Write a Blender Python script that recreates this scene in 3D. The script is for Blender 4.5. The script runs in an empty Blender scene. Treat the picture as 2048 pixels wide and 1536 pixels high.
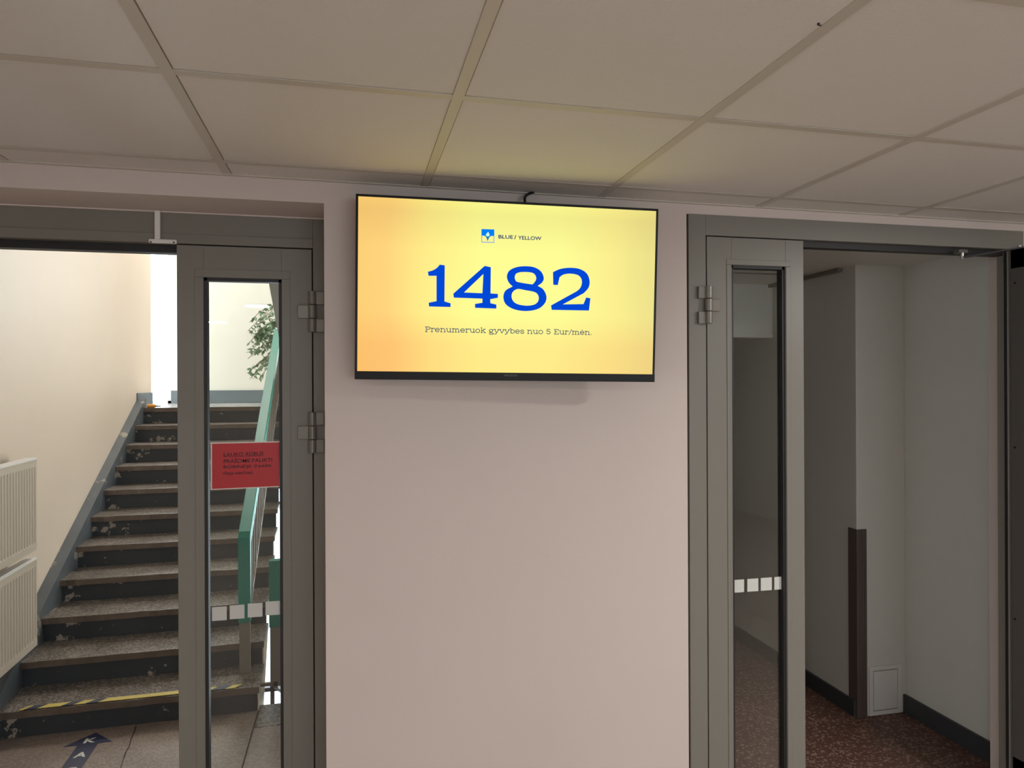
import bpy, bmesh, math, random
from mathutils import Vector, Matrix
from mathutils.geometry import tessellate_polygon
random.seed(7)
sc = bpy.context.scene
COL = sc.collection
# ------------------------------------------------------------ camera
F, YAW, ROLL, PITCH, CH = 1426.0, math.radians(12.8), -0.0045, 0.0, 1.736
MC = Matrix.Rotation(-YAW, 3, 'Z') @ Matrix.Rotation(math.pi/2+PITCH, 3, 'X') @ Matrix.Rotation(ROLL, 3, 'Z')
cam = bpy.data.objects.new('camera', bpy.data.cameras.new('camera'))
COL.objects.link(cam)
cam.data.sensor_width = 36.0
cam.data.lens = F/2048*36
cam.data.clip_start = 0.02
cam.matrix_world = Matrix.Translation((0, 0, CH)) @ MC.to_4x4()
sc.camera = cam
# ------------------------------------------------------------ world, exposure
sc.view_settings.view_transform = 'Standard'
sc.view_settings.look = 'None'
sc.view_settings.gamma = 1.0
sc.view_settings.use_curve_mapping = False
sc.view_settings.exposure = 0.0
w = bpy.data.worlds.new('daylight'); sc.world = w; w.use_nodes = True
bg = w.node_tree.nodes['Background']
bg.inputs[0].default_value = (0.72, 0.84, 1.0, 1); bg.inputs[1].default_value = 4.0
# ------------------------------------------------------------ large area lights (daylight at the windows, plus added fill)
def area(name, loc, rot, sx, sy, energy, color, shape='RECTANGLE', spread=math.pi):
    l = bpy.data.lights.new(name, 'AREA'); l.shape = shape; l.size = sx
    if shape == 'RECTANGLE': l.size_y = sy
    l.energy = energy; l.color = color; l.spread = spread
    o = bpy.data.objects.new(name, l); COL.objects.link(o); o.location = loc; o.rotation_euler = rot
    return o
R = math.radians
area('daylight_room_window', (-3.5, -2.2, 1.45), (R(90), 0, R(-90)), 3.4, 1.4, 76, (1.0, 0.95, 0.88))
area('fill_room_back_window', (2.2, -5.35, 1.45), (R(90), 0, 0), 4.0, 1.5, 48, (1.0, 0.96, 0.92))  # frontal fill for the front wall, set in an added window
area('daylight_landing_side_window', (-2.3, 8.72, 2.9), (R(-90), 0, 0), 0.8, 2.8, 70, (0.88, 0.94, 1.0))
area('daylight_landing_back_window', (0.25, 8.75, 3.0), (R(-90), 0, 0), 1.3, 2.2, 50, (1.0, 0.97, 0.94))
area('fill_inner_window', (1.06, 5.0, 1.08), (R(90), 0, R(90)), 1.7, 1.45, 42, (1.0, 0.96, 0.91))  # added fill for the left stairwell wall, not real daylight
area('daylight_lower_window', (-0.3, 8.75, -0.6), (R(-90), 0, 0), 2.6, 3.0, 60, (0.95, 0.95, 1.0))

# ------------------------------------------------------------ measuring helpers
def ray(px, py):
    return (MC @ Vector(((px-1024)/F, -(py-768)/F, -1.0)))
def at_y(px, py, y):
    d = ray(px, py); t = y/d.y; return Vector((d.x*t, y, CH+d.z*t))
def at_z(px, py, z):
    d = ray(px, py); t = (z-CH)/d.z; return Vector((d.x*t, d.y*t, z))

# ------------------------------------------------------------ materials
def nt(name):
    m = bpy.data.materials.new(name); m.use_nodes = True
    n = m.node_tree; b = n.nodes['Principled BSDF']; return m, n, b
def mat(name, col, rough=0.5, metal=0.0, spec=0.5, noise=0.0, nscale=8.0, bump=0.0, bscale=60.0, coat=0.0):
    m, n, b = nt(name)
    b.inputs['Base Color'].default_value = (*col, 1); b.inputs['Roughness'].default_value = rough
    b.inputs['Metallic'].default_value = metal; b.inputs['Specular IOR Level'].default_value = spec
    b.inputs['Coat Weight'].default_value = coat
    tc = n.nodes.new('ShaderNodeTexCoord')
    if noise:
        t = n.nodes.new('ShaderNodeTexNoise'); t.inputs['Scale'].default_value = nscale; t.inputs['Detail'].default_value = 4
        n.links.new(tc.outputs['Object'], t.inputs['Vector'])
        r = n.nodes.new('ShaderNodeMix'); r.data_type = 'RGBA'
        r.inputs[6].default_value = (*[c*(1-noise) for c in col], 1); r.inputs[7].default_value = (*[min(1, c*(1+noise)) for c in col], 1)
        n.links.new(t.outputs[0], r.inputs[0]); n.links.new(r.outputs[2], b.inputs['Base Color'])
    if bump:
        t = n.nodes.new('ShaderNodeTexNoise'); t.inputs['Scale'].default_value = bscale; t.inputs['Detail'].default_value = 3
        n.links.new(tc.outputs['Object'], t.inputs['Vector'])
        bp = n.nodes.new('ShaderNodeBump'); bp.inputs['Strength'].default_value = bump; bp.inputs['Distance'].default_value = 0.004
        n.links.new(t.outputs[0], bp.inputs['Height']); n.links.new(bp.outputs[0], b.inputs['Normal'])
    return m
def speckle(name, base, spots, scale=90, rough=0.45, thr=(0.42, 0.6), big=0.25):
    """terrazzo: voronoi chips over a matrix, with a slow noise for dirt"""
    m, n, b = nt(name); L = n.links.new
    tc = n.nodes.new('ShaderNodeTexCoord')
    v = n.nodes.new('ShaderNodeTexVoronoi'); v.inputs['Scale'].default_value = scale; L(tc.outputs['Object'], v.inputs['Vector'])
    sx = n.nodes.new('ShaderNodeSeparateColor'); L(v.outputs['Color'], sx.inputs[0])
    cr = n.nodes.new('ShaderNodeValToRGB'); e = cr.color_ramp.elements
    e[0].position = thr[0]; e[0].color = (*base, 1); e[1].position = thr[1]; e[1].color = (*spots, 1)
    L(sx.outputs[0], cr.inputs[0])
    t = n.nodes.new('ShaderNodeTexNoise'); t.inputs['Scale'].default_value = 5; t.inputs['Detail'].default_value = 5; L(tc.outputs['Object'], t.inputs['Vector'])
    mp = n.nodes.new('ShaderNodeMapRange'); mp.inputs[3].default_value = 1-big; mp.inputs[4].default_value = 1+big; L(t.outputs[0], mp.inputs[0])
    mx = n.nodes.new('ShaderNodeVectorMath'); mx.operation = 'SCALE'; L(cr.outputs[0], mx.inputs[0]); L(mp.outputs[0], mx.inputs['Scale'])
    L(mx.outputs[0], b.inputs['Base Color']); b.inputs['Roughness'].default_value = rough
    bp = n.nodes.new('ShaderNodeBump'); bp.inputs['Strength'].default_value = 0.15; bp.inputs['Distance'].default_value = 0.002
    L(t.outputs[0], bp.inputs['Height']); L(bp.outputs[0], b.inputs['Normal'])
    return m
def chipped(name, paint, under, amount=0.62, scale=9.0, rough=0.5, vz=1.0, left=0.0):
    """old paint with patches where it has flaked off"""
    m, n, b = nt(name); L = n.links.new
    tc = n.nodes.new('ShaderNodeTexCoord')
    mpn = n.nodes.new('ShaderNodeMapping'); mpn.inputs['Scale'].default_value = (1, 1, vz); L(tc.outputs['Object'], mpn.inputs[0])
    t = n.nodes.new('ShaderNodeTexNoise'); t.inputs['Scale'].default_value = scale; t.inputs['Detail'].default_value = 8; t.inputs['Roughness'].default_value = 0.65
    L(mpn.outputs[0], t.inputs['Vector'])
    cr = n.nodes.new('ShaderNodeValToRGB'); e = cr.color_ramp.elements
    e[0].position = amount; e[0].color = (0, 0, 0, 1); e[1].position = amount+0.02; e[1].color = (1, 1, 1, 1)
    sx = n.nodes.new('ShaderNodeSeparateXYZ'); L(tc.outputs['Object'], sx.inputs[0]); mr = n.nodes.new('ShaderNodeMapRange'); L(sx.outputs[0], mr.inputs[0])
    mr.inputs[1].default_value = -0.60; mr.inputs[2].default_value = -0.25; mr.inputs[3].default_value = left; mr.inputs[4].default_value = 0.0
    ad = n.nodes.new('ShaderNodeMath'); L(t.outputs[0], ad.inputs[0]); L(mr.outputs[0], ad.inputs[1]); L(ad.outputs[0], cr.inputs[0])
    t2 = n.nodes.new('ShaderNodeTexNoise'); t2.inputs['Scale'].default_value = 3; t2.inputs['Detail'].default_value = 3; L(tc.outputs['Object'], t2.inputs['Vector'])
    pm = n.nodes.new('ShaderNodeMix'); pm.data_type = 'RGBA'; pm.inputs[6].default_value = (*[c*0.65 for c in paint], 1); pm.inputs[7].default_value = (*[c*1.35 for c in paint], 1); L(t2.outputs[0], pm.inputs[0])
    mx = n.nodes.new('ShaderNodeMix'); mx.data_type = 'RGBA'; L(cr.outputs[0], mx.inputs[0]); L(pm.outputs[2], mx.inputs[6]); mx.inputs[7].default_value = (*under, 1)
    L(mx.outputs[2], b.inputs['Base Color']); b.inputs['Roughness'].default_value = rough
    return m
def glass(name, tint=(0.96, 0.98, 0.97), refl=1.0):
    m = bpy.data.materials.new(name); m.use_nodes = True; n = m.node_tree; n.nodes.clear(); L = n.links.new
    o = n.nodes.new('ShaderNodeOutputMaterial'); tr = n.nodes.new('ShaderNodeBsdfTransparent'); tr.inputs[0].default_value = (*tint, 1)
    g = n.nodes.new('ShaderNodeBsdfGlossy'); g.inputs['Roughness'].default_value = 0.0
    fr = n.nodes.new('ShaderNodeFresnel'); fr.inputs[0].default_value = 1.45
    mx = n.nodes.new('ShaderNodeMixShader'); L(fr.outputs[0], mx.inputs[0]); L(tr.outputs[0], mx.inputs[1]); L(g.outputs[0], mx.inputs[2]); L(mx.outputs[0], o.inputs[0])
    return m
def emit(name, col, s=1.0):
    m = bpy.data.materials.new(name); m.use_nodes = True; n = m.node_tree; n.nodes.clear()
    o = n.nodes.new('ShaderNodeOutputMaterial'); e = n.nodes.new('ShaderNodeEmission'); e.inputs[0].default_value = (*col, 1); e.inputs[1].default_value = s
    n.links.new(e.outputs[0], o.inputs[0]); return m
def lin(r, g, b):
    f = lambda c: (c/255/12.92) if c/255 <= 0.04045 else ((c/255+0.055)/1.055)**2.4
    return (f(r), f(g), f(b))

M = {}
M['wall'] = mat('beige_pink_wall_paint', (0.61, 0.525, 0.485), 0.62, noise=0.03, nscale=2.5, bump=0.12, bscale=35)
M['cream'] = mat('cream_gloss_wall_paint', (0.74, 0.63, 0.52), 0.42, spec=0.4, noise=0.04, nscale=2, bump=0.10, bscale=5)
M['creamback'] = mat('pale_cream_paint', (0.86, 0.85, 0.80), 0.5, noise=0.03)
M['corr'] = mat('pale_corridor_paint', (0.66, 0.65, 0.60), 0.5, noise=0.03, bump=0.05)
M['frame'] = mat('grey_painted_metal', (0.190, 0.177, 0.152), 0.42, spec=0.5, noise=0.03, nscale=3, bump=0.03, bscale=90)
M['framedark'] = mat('dark_graphite_metal', (0.10, 0.092, 0.085), 0.35, noise=0.03)
M['hinge'] = mat('grey_hinge_metal', (0.20, 0.185, 0.16), 0.3, metal=0.15)
M['gasket'] = mat('black_rubber_gasket', (0.012, 0.011, 0.012), 0.5)
M['gap'] = mat('black_gap', (0.01, 0.01, 0.01), 0.8)
M['tile'] = mat('ceiling_board', (0.66, 0.625, 0.585), 0.9, noise=0.02, nscale=1.2, bump=0.35, bscale=260)
M['bar'] = mat('ceiling_bar_enamel', (0.52, 0.475, 0.41), 0.5)
M['white'] = mat('white_plastic', (0.72, 0.70, 0.67), 0.45)
M['radiator'] = mat('cream_radiator_enamel', (0.60, 0.53, 0.44), 0.3)
M['black'] = mat('black_plastic', (0.010, 0.010, 0.011), 0.35)
M['bezel'] = mat('black_bezel', (0.008, 0.008, 0.009), 0.45, spec=0.25)
M['green'] = mat('teal_gloss_paint', (0.022, 0.23, 0.18), 0.42, spec=0.22, noise=0.06, nscale=6)
M['railgrey'] = mat('grey_brown_rail_paint', (0.20, 0.175, 0.145), 0.45, noise=0.1)
M['tread'] = speckle('terrazzo_tread', (0.085, 0.067, 0.056), (0.30, 0.262, 0.228), 130, 0.42, (0.35, 0.95), 0.55)
M['nosing'] = mat('worn_brown_nosing', (0.12, 0.088, 0.066), 0.4, noise=0.5, nscale=14, bump=0.3, bscale=30)
M['riser'] = chipped('dark_blue_grey_riser_paint', (0.036, 0.041, 0.046), (0.32, 0.28, 0.23), 0.66, 14, 0.42, 1.0, 0.10)
M['stringer'] = chipped('blue_grey_stringer_paint', (0.095, 0.11, 0.125), (0.34, 0.31, 0.27), 0.60, 7, 0.42)
M['beige'] = mat('beige_concrete_side', (0.46, 0.37, 0.27), 0.7, noise=0.12, nscale=9)
M['skirt'] = mat('blue_grey_skirting_paint', (0.15, 0.19, 0.22), 0.35, noise=0.08)
M['darkskirt'] = mat('charcoal_skirting', (0.045, 0.048, 0.052), 0.45, noise=0.1)
M['slab'] = speckle('beige_stone_floor', (0.20, 0.15, 0.125), (0.28, 0.22, 0.185), 120, 0.45, (0.3, 0.8), 0.3)
M['joint'] = mat('floor_joint', (0.06, 0.042, 0.035), 0.8)
M['redfloor'] = speckle('red_brown_terrazzo', (0.125, 0.058, 0.042), (0.30, 0.19, 0.15), 100, 0.5, (0.7, 0.9), 0.25)
M['roomfloor'] = speckle('room_terrazzo', (0.34, 0.27, 0.23), (0.5, 0.42, 0.36), 90, 0.5)
M['glass'] = glass('door_glass')
M['navy'] = mat('navy_vinyl', (0.028, 0.032, 0.075), 0.4)
M['vinyl'] = mat('white_vinyl', (0.66, 0.64, 0.60), 0.5)
M['frost'] = mat('frosted_white_vinyl', (0.60, 0.60, 0.57), 0.5)
M['red'] = mat('red_laminated_paper', (0.50, 0.035, 0.045), 0.25, noise=0.12, nscale=7)
M['edge'] = mat('clear_laminate_edge', (0.80, 0.70, 0.64), 0.3)
M['ink'] = mat('dark_print', (0.035, 0.006, 0.01), 0.6)
M['yellow'] = mat('yellow_tape', (0.62, 0.50, 0.12), 0.5, noise=0.1)
M['steel'] = mat('brushed_steel', (0.5, 0.48, 0.45), 0.3, metal=1.0)
M['brownsteel'] = mat('brown_grey_guard', (0.105, 0.078, 0.068), 0.4, noise=0.06)
M['leaf'] = mat('ficus_leaf', (0.20, 0.33, 0.20), 0.45, noise=0.4, nscale=20)
M['bark'] = mat('bark', (0.18, 0.13, 0.09), 0.8, noise=0.2)
M['pot'] = mat('terracotta', (0.40, 0.17, 0.09), 0.7)
M['soil'] = mat('soil', (0.04, 0.028, 0.02), 0.9)
M['orange'] = mat('orange_plastic', (0.80, 0.33, 0.04), 0.4)
M['upvc'] = mat('white_window_frame', (0.75, 0.76, 0.78), 0.4)
M['darkbar'] = mat('dark_window_bar', (0.07, 0.06, 0.075), 0.4)
M['lamp'] = emit('lamp_disc', (1.0, 0.93, 0.84), 8.0)

# ------------------------------------------------------------ mesh building
class MB:
    def __init__(s, tf=None): s.v = []; s.f = []; s.tf = tf
    def add(s, vs, fs):
        o = len(s.v); s.v += [Vector(v) for v in vs]; s.f += [tuple(i+o for i in f) for f in fs]; return s
    def box(s, x0, x1, y0, y1, z0, z1):
        vs = [(x, y, z) for z in (z0, z1) for y in (y0, y1) for x in (x0, x1)]
        return s.add(vs, [(0, 2, 3, 1), (4, 5, 7, 6), (0, 1, 5, 4), (2, 6, 7, 3), (0, 4, 6, 2), (1, 3, 7, 5)])
    def prism(s, pts, axis, a, b):
        """polygon pts (2D) extruded along axis between a and b"""
        def mk(p, t):
            if axis == 'x': return (t, p[0], p[1])
            if axis == 'y': return (p[0], t, p[1])
            return (p[0], p[1], t)
        n = len(pts); vs = [mk(p, a) for p in pts]+[mk(p, b) for p in pts]
        fs = [tuple(range(n-1, -1, -1)), tuple(range(n, 2*n))]+[(i, (i+1) % n, n+(i+1) % n, n+i) for i in range(n)]
        return s.add(vs, fs)
    def bar(s, p, q, w, h, up=(0, 0, 1)):
        p = Vector(p); q = Vector(q); d = (q-p).normalized(); sd = d.cross(Vector(up))
        if sd.length < 1e-4: sd = d.cross(Vector((0, 1, 0)))
        sd.normalize(); u = sd.cross(d)
        vs = []
        for c in (p, q):
            for a, b in ((-1, -1), (1, -1), (1, 1), (-1, 1)): vs.append(c+sd*a*w/2+u*b*h/2)
        return s.add(vs, [(0, 3, 2, 1), (4, 5, 6, 7), (0, 1, 5, 4), (1, 2, 6, 5), (2, 3, 7, 6), (3, 0, 4, 7)])
    def cyl(s, p, q, r, n=20, r2=None):
        p = Vector(p); q = Vector(q); d = (q-p).normalized(); a = d.orthogonal().normalized(); b = d.cross(a); r2 = r if r2 is None else r2
        vs = [p+(a*math.cos(t)+b*math.sin(t))*r for t in [2*math.pi*i/n for i in range(n)]]
        vs += [q+(a*math.cos(t)+b*math.sin(t))*r2 for t in [2*math.pi*i/n for i in range(n)]]
        return s.add(vs, [tuple(range(n-1, -1, -1)), tuple(range(n, 2*n))]+[(i, (i+1) % n, n+(i+1) % n, n+i) for i in range(n)])
    def tube(s, pts, r, n=8):
        pts = [Vector(p) for p in pts]; rings = []
        for i, p in enumerate(pts):
            d = (pts[min(i+1, len(pts)-1)]-pts[max(i-1, 0)]).normalized(); a = d.cross(Vector((0.3, 0.2, 1))).normalized(); b = d.cross(a)
            rr = r[i] if isinstance(r, (list, tuple)) else r
            rings.append([p+(a*math.cos(t)+b*math.sin(t))*rr for t in [2*math.pi*k/n for k in range(n)]])
        vs = [v for g in rings for v in g]; fs = [tuple(range(n-1, -1, -1)), tuple(range(len(vs)-n, len(vs)))]
        for i in range(len(rings)-1):
            for k in range(n): fs.append((i*n+k, i*n+(k+1) % n, (i+1)*n+(k+1) % n, (i+1)*n+k))
        return s.add(vs, fs)
    def plate(s, loops, mp, t=0.0008):
        """2D loops (first outer, others holes) mapped by mp(u, v, h) to a thin solid plate"""
        flat = [p for l in loops for p in l]
        tri = tessellate_polygon([[Vector((p[0], p[1], 0)) for p in l] for l in loops])
        n = len(flat); vs = [mp(p[0], p[1], t) for p in flat]+[mp(p[0], p[1], 0) for p in flat]
        fs = [tuple(x) for x in tri]; o = 0
        for l in loops:
            k = len(l)
            for i in range(k): fs.append((o+i, o+(i+1) % k, n+o+(i+1) % k, n+o+i))
            o += k
        return s.add(vs, fs)
    def build(s, name, m, parent=None, bevel=0.0, smooth=False, origin=None):
        vs = [s.tf(v) for v in s.v] if s.tf else s.v
        if parent is not None: org = parent['_o'] if '_o' in parent else (0, 0, 0)
        elif origin is not None: org = origin
        else:
            org = (sum(v[0] for v in vs)/len(vs), sum(v[1] for v in vs)/len(vs), min(v[2] for v in vs))
        org = Vector(org)
        me = bpy.data.meshes.new(name); me.from_pydata([v-org for v in vs], [], s.f); me.validate()
        bm = bmesh.new(); bm.from_mesh(me); bmesh.ops.recalc_face_normals(bm, faces=bm.faces); bm.to_mesh(me); bm.free()
        if smooth:
            for p in me.polygons: p.use_smooth = True
        me.materials.append(m); o = bpy.data.objects.new(name, me); COL.objects.link(o)
        if parent is not None: o.parent = parent; ORG[o.name] = org; o['_o'] = tuple(org)
        else: o.location = org; ORG[o.name] = org; o['_o'] = tuple(org)
        if bevel:
            b = o.modifiers.new('bevel', 'BEVEL'); b.width = bevel; b.segments = 2; b.limit_method = 'ANGLE'; b.angle_limit = R(40)
        return o
ORG = {}
def tag(o, label=None, cat=None, group=None, kind=None):
    if label: o['label'] = label
    if cat: o['category'] = cat
    if group: o['group'] = group
    if kind: o['kind'] = kind
    return o
def thing(name, loc, label=None, cat=None, group=None, kind=None):
    o = bpy.data.objects.new(name, None); COL.objects.link(o); o.location = loc; o.empty_display_size = 0.1
    o['_o'] = tuple(loc); return tag(o, label, cat, group, kind)
def struct(name, mb, m, parent=None, label=None, **k):
    o = mb.build(name, m, parent, **k)
    if parent is None: o['kind'] = 'structure'
    if label: o['label'] = label
    return o
def text_mesh(body, size=1.0, width=1.0, spacing=1.0, bold=0.0):
    c = bpy.data.curves.new('t', 'FONT'); c.body = body; c.offset = bold; c.size = size; c.space_character = spacing; c.resolution_u = 3
    o = bpy.data.objects.new('t', c); COL.objects.link(o)
    dg = bpy.context.evaluated_depsgraph_get(); me = bpy.data.meshes.new_from_object(o.evaluated_get(dg))
    vs = [tuple(v.co) for v in me.vertices]; fs = [tuple(p.vertices) for p in me.polygons]
    bpy.data.objects.remove(o); bpy.data.curves.remove(c); bpy.data.meshes.remove(me)
    x0 = min(v[0] for v in vs); x1 = max(v[0] for v in vs); y0 = min(v[1] for v in vs); y1 = max(v[1] for v in vs)
    return [((v[0]-x0)/(x1-x0), (v[1]-y0)/(y1-y0)) for v in vs], fs     # unit box
def text_to(mb, body, mp, u0, u1, v0, v1, h=0.0006, spacing=1.0, bold=0.0):
    vs, fs = text_mesh(body, spacing=spacing, bold=bold)
    return mb.add([mp(u0+(u1-u0)*a, v0+(v1-v0)*b, h) for a, b in vs], fs)

# stairwell frame: the flight runs slightly to the left of the room's axis
SA = 0.028
def ST(v):
    x, y, z = v; dx = x+1.1; dy = y-3.965
    return Vector((-1.1+dx*math.cos(SA)-dy*math.sin(SA), 3.965+dx*math.sin(SA)+dy*math.cos(SA), z))
WY = 2.34          # front wall face
ZC, CS = 2.381, -0.0045
def zc(x): return ZC+CS*(x-0.5)
def CT(v): return Vector((v[0], v[1], v[2]+zc(v[0])))     # the ceiling drops slightly towards the right

# ============================================================ ROOM SHELL
XL, XR, YB = -3.2, 5.2, -5.0
struct('floor', MB().box(XL, XR, YB, WY, -0.15, 0), M['roomfloor'])
XP0, XP1 = at_y(650, 900, WY).x, 1.172      # pillar between the doorways
LZ = at_y(640, 406, WY).z                    # head of the left recess
RZ = 2.340                                   # head of the right doorway
XJ = 2.640                                   # right side of the right doorway
LX = -1.62                                   # left side of the left recess
DEP = 2.62
wf = MB()
wf.box(XP0, XP1, WY, DEP, 0, 2.6)
wf.box(LX, XP0, WY, DEP, LZ, 2.6)
wf.box(XL, LX, WY, DEP, 0, 2.6)
wf.box(XP1, XJ, WY, DEP, RZ, 2.6)
wf.box(XJ, XR, WY, DEP-0.12, 0, 2.6)
struct('wall_front', wf, M['wall'])
wb = MB(); wb.box(XL, 0.2, YB-0.2, YB, 0, 2.6).box(4.2, XR, YB-0.2, YB, 0, 2.6).box(0.2, 4.2, YB-0.2, YB, 0, 0.75).box(0.2, 4.2, YB-0.2, YB, 2.2, 2.6)
struct('wall_back', wb, M['wall'])
w6 = thing('fill_window_6', (2.2, YB-0.1, 0.75), kind='structure')  # unseen window added behind the camera for frontal fill
fr = MB().box(0.2, 4.2, YB-0.13, YB-0.07, 0.75, 0.81).box(0.2, 4.2, YB-0.13, YB-0.07, 2.14, 2.2)
for x in (0.2, 1.51, 2.83, 4.14): fr.box(x, x+0.06, YB-0.13, YB-0.07, 0.81, 2.14)
fr.build('window_frame', M['upvc'], w6)
MB().box(0.2, 4.2, YB-0.105, YB-0.1, 0.8, 2.15).build('window_pane', M['glass'], w6)
wl0, wl1 = -3.9, -0.5
struct('wall_left', MB().box(XL-0.2, XL, YB, wl0, 0, 2.6).box(XL-0.2, XL, wl1, DEP, 0, 2.6).box(XL-0.2, XL, wl0, wl1, 0, 0.75).box(XL-0.2, XL, wl0, wl1, 2.2, 2.6), M['wall'])
struct('wall_right', MB().box(XR, XR+0.2, YB, DEP, 0, 2.6), M['wall'])
w3 = thing('window_3', (XL-0.1, -2.2, 0.75), kind='structure')
fr = MB().box(XL-0.13, XL-0.07, wl0, wl1, 0.75, 0.81).box(XL-0.13, XL-0.07, wl0, wl1, 2.14, 2.2)
for y in (wl0, -2.8, -1.66, wl1-0.06): fr.box(XL-0.13, XL-0.07, y, y+0.06, 0.81, 2.14)
fr.build('window_frame', M['upvc'], w3)
MB().box(XL-0.105, XL-0.1, wl0, wl1, 0.8, 2.15).build('window_pane', M['glass'], w3)
# ceiling: boards in a metal grid
PITCHX, X0, Y0 = 0.606, -0.365, 2.205
ys = [WY]+[Y0-0.61*i for i in range(0, 13)]
xs = [X0+PITCHX*i for i in range(-5, 11)]
cl = MB(CT); hb = 0.0135
for i in range(len(xs)-1):
    for j in range(len(ys)-1):
        a, b = xs[i]+hb, xs[i+1]-hb; c, d = ys[j+1]+hb, ys[j]-(hb if j else 0.003)
        a = max(a, XL); b = min(b, XR)
        if b > a: cl.box(a, b, c, d, 0.0008+random.uniform(0, 0.0012), 0.02)
ceil = struct('ceiling', cl, M['tile'], bevel=0.0015)
gr = MB(CT)
for x in xs[1:-1]: gr.box(x-0.0135, x+0.0118, ys[-1], WY-0.012, -0.0006, 0.014)
for y in ys[1:-1]: gr.box(max(xs[0], XL), min(xs[-1], XR), y-0.0118, y+0.0135, -0.0001, 0.0135)
gr.build('ceiling_grid', M['bar'], ceil)
MB(CT).box(XL, XR, ys[-1], WY, 0.03, 0.12).build('ceiling_void', M['gap'], ceil)
# thin perimeter line where the boards meet the wall
tr = MB(CT); tr.box(XL, XR, WY-0.012, WY-0.0005, -0.003, 0.004)
struct('trim_1', tr, M['bar'])

# ============================================================ LEFT DOORWAY (door_1)
YF = 2.55
def LP(px, py, y=YF): return at_y(px, py, y)
zl_top = LP(354, 488.5).z; zl_top = (zl_top+LP(623, 500).z)/2
xa, xb = LP(355.5, 1000).x, LP(625.5, 1000).x
d1 = thing('door_1', (-0.6, YF, 0), kind='structure')
fr = MB()
fr.box(xb+0.004, XP0-0.001, YF, YF+0.06, 0, LZ-0.001)                 # right jamb
fr.box(LX, xb+0.004, YF, YF+0.06, zl_top+0.004, LZ-0.001)               # head
fr.box(LX, xb+0.004, YF-0.004, YF, zl_top+0.004, zl_top+0.036)
fr.build('door_frame', M['frame'], d1, bevel=0.0015)
MB().box(LX, xb, YF+0.032, YF+0.075, zl_top-0.022, zl_top+0.003).build('door_stop', M['gasket'], d1)
MB().box(LX, XP0, YF-0.006, YF-0.0005, LZ-0.006, LZ-0.001).build('sealant_bead', M['wall'], d1)
def leaf(parent, x0, x1, yf, ztop, gx0, gx1, gztop, zbot=0.01, th=0.055, name='door_leaf', bead=0.028, mt='frame'):
    gzb = 0.25
    m = MB()
    m.box(x0, gx0, yf, yf+th, zbot, ztop).box(gx1, x1, yf, yf+th, zbot, ztop)
    m.box(gx0, gx1, yf, yf+th, gztop, ztop).box(gx0, gx1, yf, yf+th, zbot, gzb)
    lf = m.build(name, M[mt], parent, bevel=0.0012)
    b = MB(); t = bead; y0 = yf-0.0025
    b.box(gx0-t, gx0-0.0006, y0, yf+0.004, gzb-t, gztop).box(gx1+0.0006, gx1+t, y0, yf+0.004, gzb-t, gztop)
    b.box(gx0-t, gx1+t, y0, yf+0.004, gztop+0.0006, gztop+t)
    b.build('glazing_bead', M[mt], lf, bevel=0.001)
    g = MB(); k = 0.010
    g.box(gx0-0.001, gx0+k, yf+0.006, yf+0.04, gzb, gztop).box(gx1-k, gx1+0.001, yf+0.006, yf+0.04, gzb, gztop)
    g.box(gx0, gx1, yf+0.006, yf+0.04, gztop-k, gztop+0.001)
    g.build('rubber_gasket', M['gasket'], lf)
    MB().box(gx0+0.002, gx1-0.002, yf+0.020, yf+0.026, gzb, gztop-0.002).build('glass_pane', M['glass'], lf)
    return lf
g0, g1 = LP(409, 1000).x, LP(565, 1000).x
gz = LP(480, 556.5).z
leaf1 = leaf(d1, xa, xb, YF, zl_top, g0, g1, gz)
MB().box(xb, xb+0.0042, YF+0.012, YF+0.05, 0, zl_top).build('door_gap', M['gap'], d1)
def hinge(parent, x, y, z, side, s=1.0, name='hinge'):
    """three-knuckle surface hinge; side=+1: frame lies to the right"""
    h = 0.045*s; r = 0.0135*s
    m = MB()
    for i, k in enumerate((-1, 0, 1)):
        zc_ = z+k*(h+0.0022)
        m.cyl((x, y-r, zc_-h/2), (x, y-r, zc_+h/2), r, 24)
    hb_ = m.build(name, M['hinge'], parent, bevel=0.001)
    m = MB()
    for k in (-1, 1):
        zc_ = z+k*(h+0.0022); a, b = (x+0.006*side, x+side*0.040*s); m.box(min(a, b), max(a, b), y-0.012, y, zc_-h/2, zc_+h/2)
    a, b = x-0.006*side, x-side*0.048*s; m.box(min(a, b), max(a, b), y-0.010, y, z-h/2, z+h/2)
    m.build('hinge_plate', M['hinge'], hb_, bevel=0.0015)
for py in (623.5, 865):
    p = LP(624.5, py, YF-0.012); hinge(d1, p.x, YF-0.001, p.z, 1)

# ============================================================ RIGHT DOORWAY (door_2)
YR = WY-0.004
def RP(px, py, y=YR): return at_y(px, py, y)
d2 = thing('door_2', (1.9, YR, 0), kind='structure')
rx0, rx1 = RP(1416, 1000).x, RP(1609, 1000).x
rztop = RP(1412, 472).z
xo = RP(1379, 900).x
xh = RP(2016, 900, YR+0.002).x
fr = MB()
fr.box(xo, rx0-0.004, YR, YR+0.05, 0, RZ).box(rx0-0.004, XJ, YR, YR+0.05, rztop+0.003, RZ).box(xh, XJ, YR, YR+0.05, 0, rztop+0.003)
fr.build('door_frame', M['frame'], d2, bevel=0.0015)
MB().box(rx0, xh, YR+0.022, YR+0.06, rztop-0.02, rztop+0.002).build('door_stop', M['gasket'], d2)
MB().box(xh-0.006, xh+0.001, YR+0.004, YR+0.012, 0, rztop).build('rubber_seal', M['gasket'], d2)
h0, h1 = RP(1465, 1000).x, RP(1573, 1000).x
hz = RP(1500, 531).z
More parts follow.
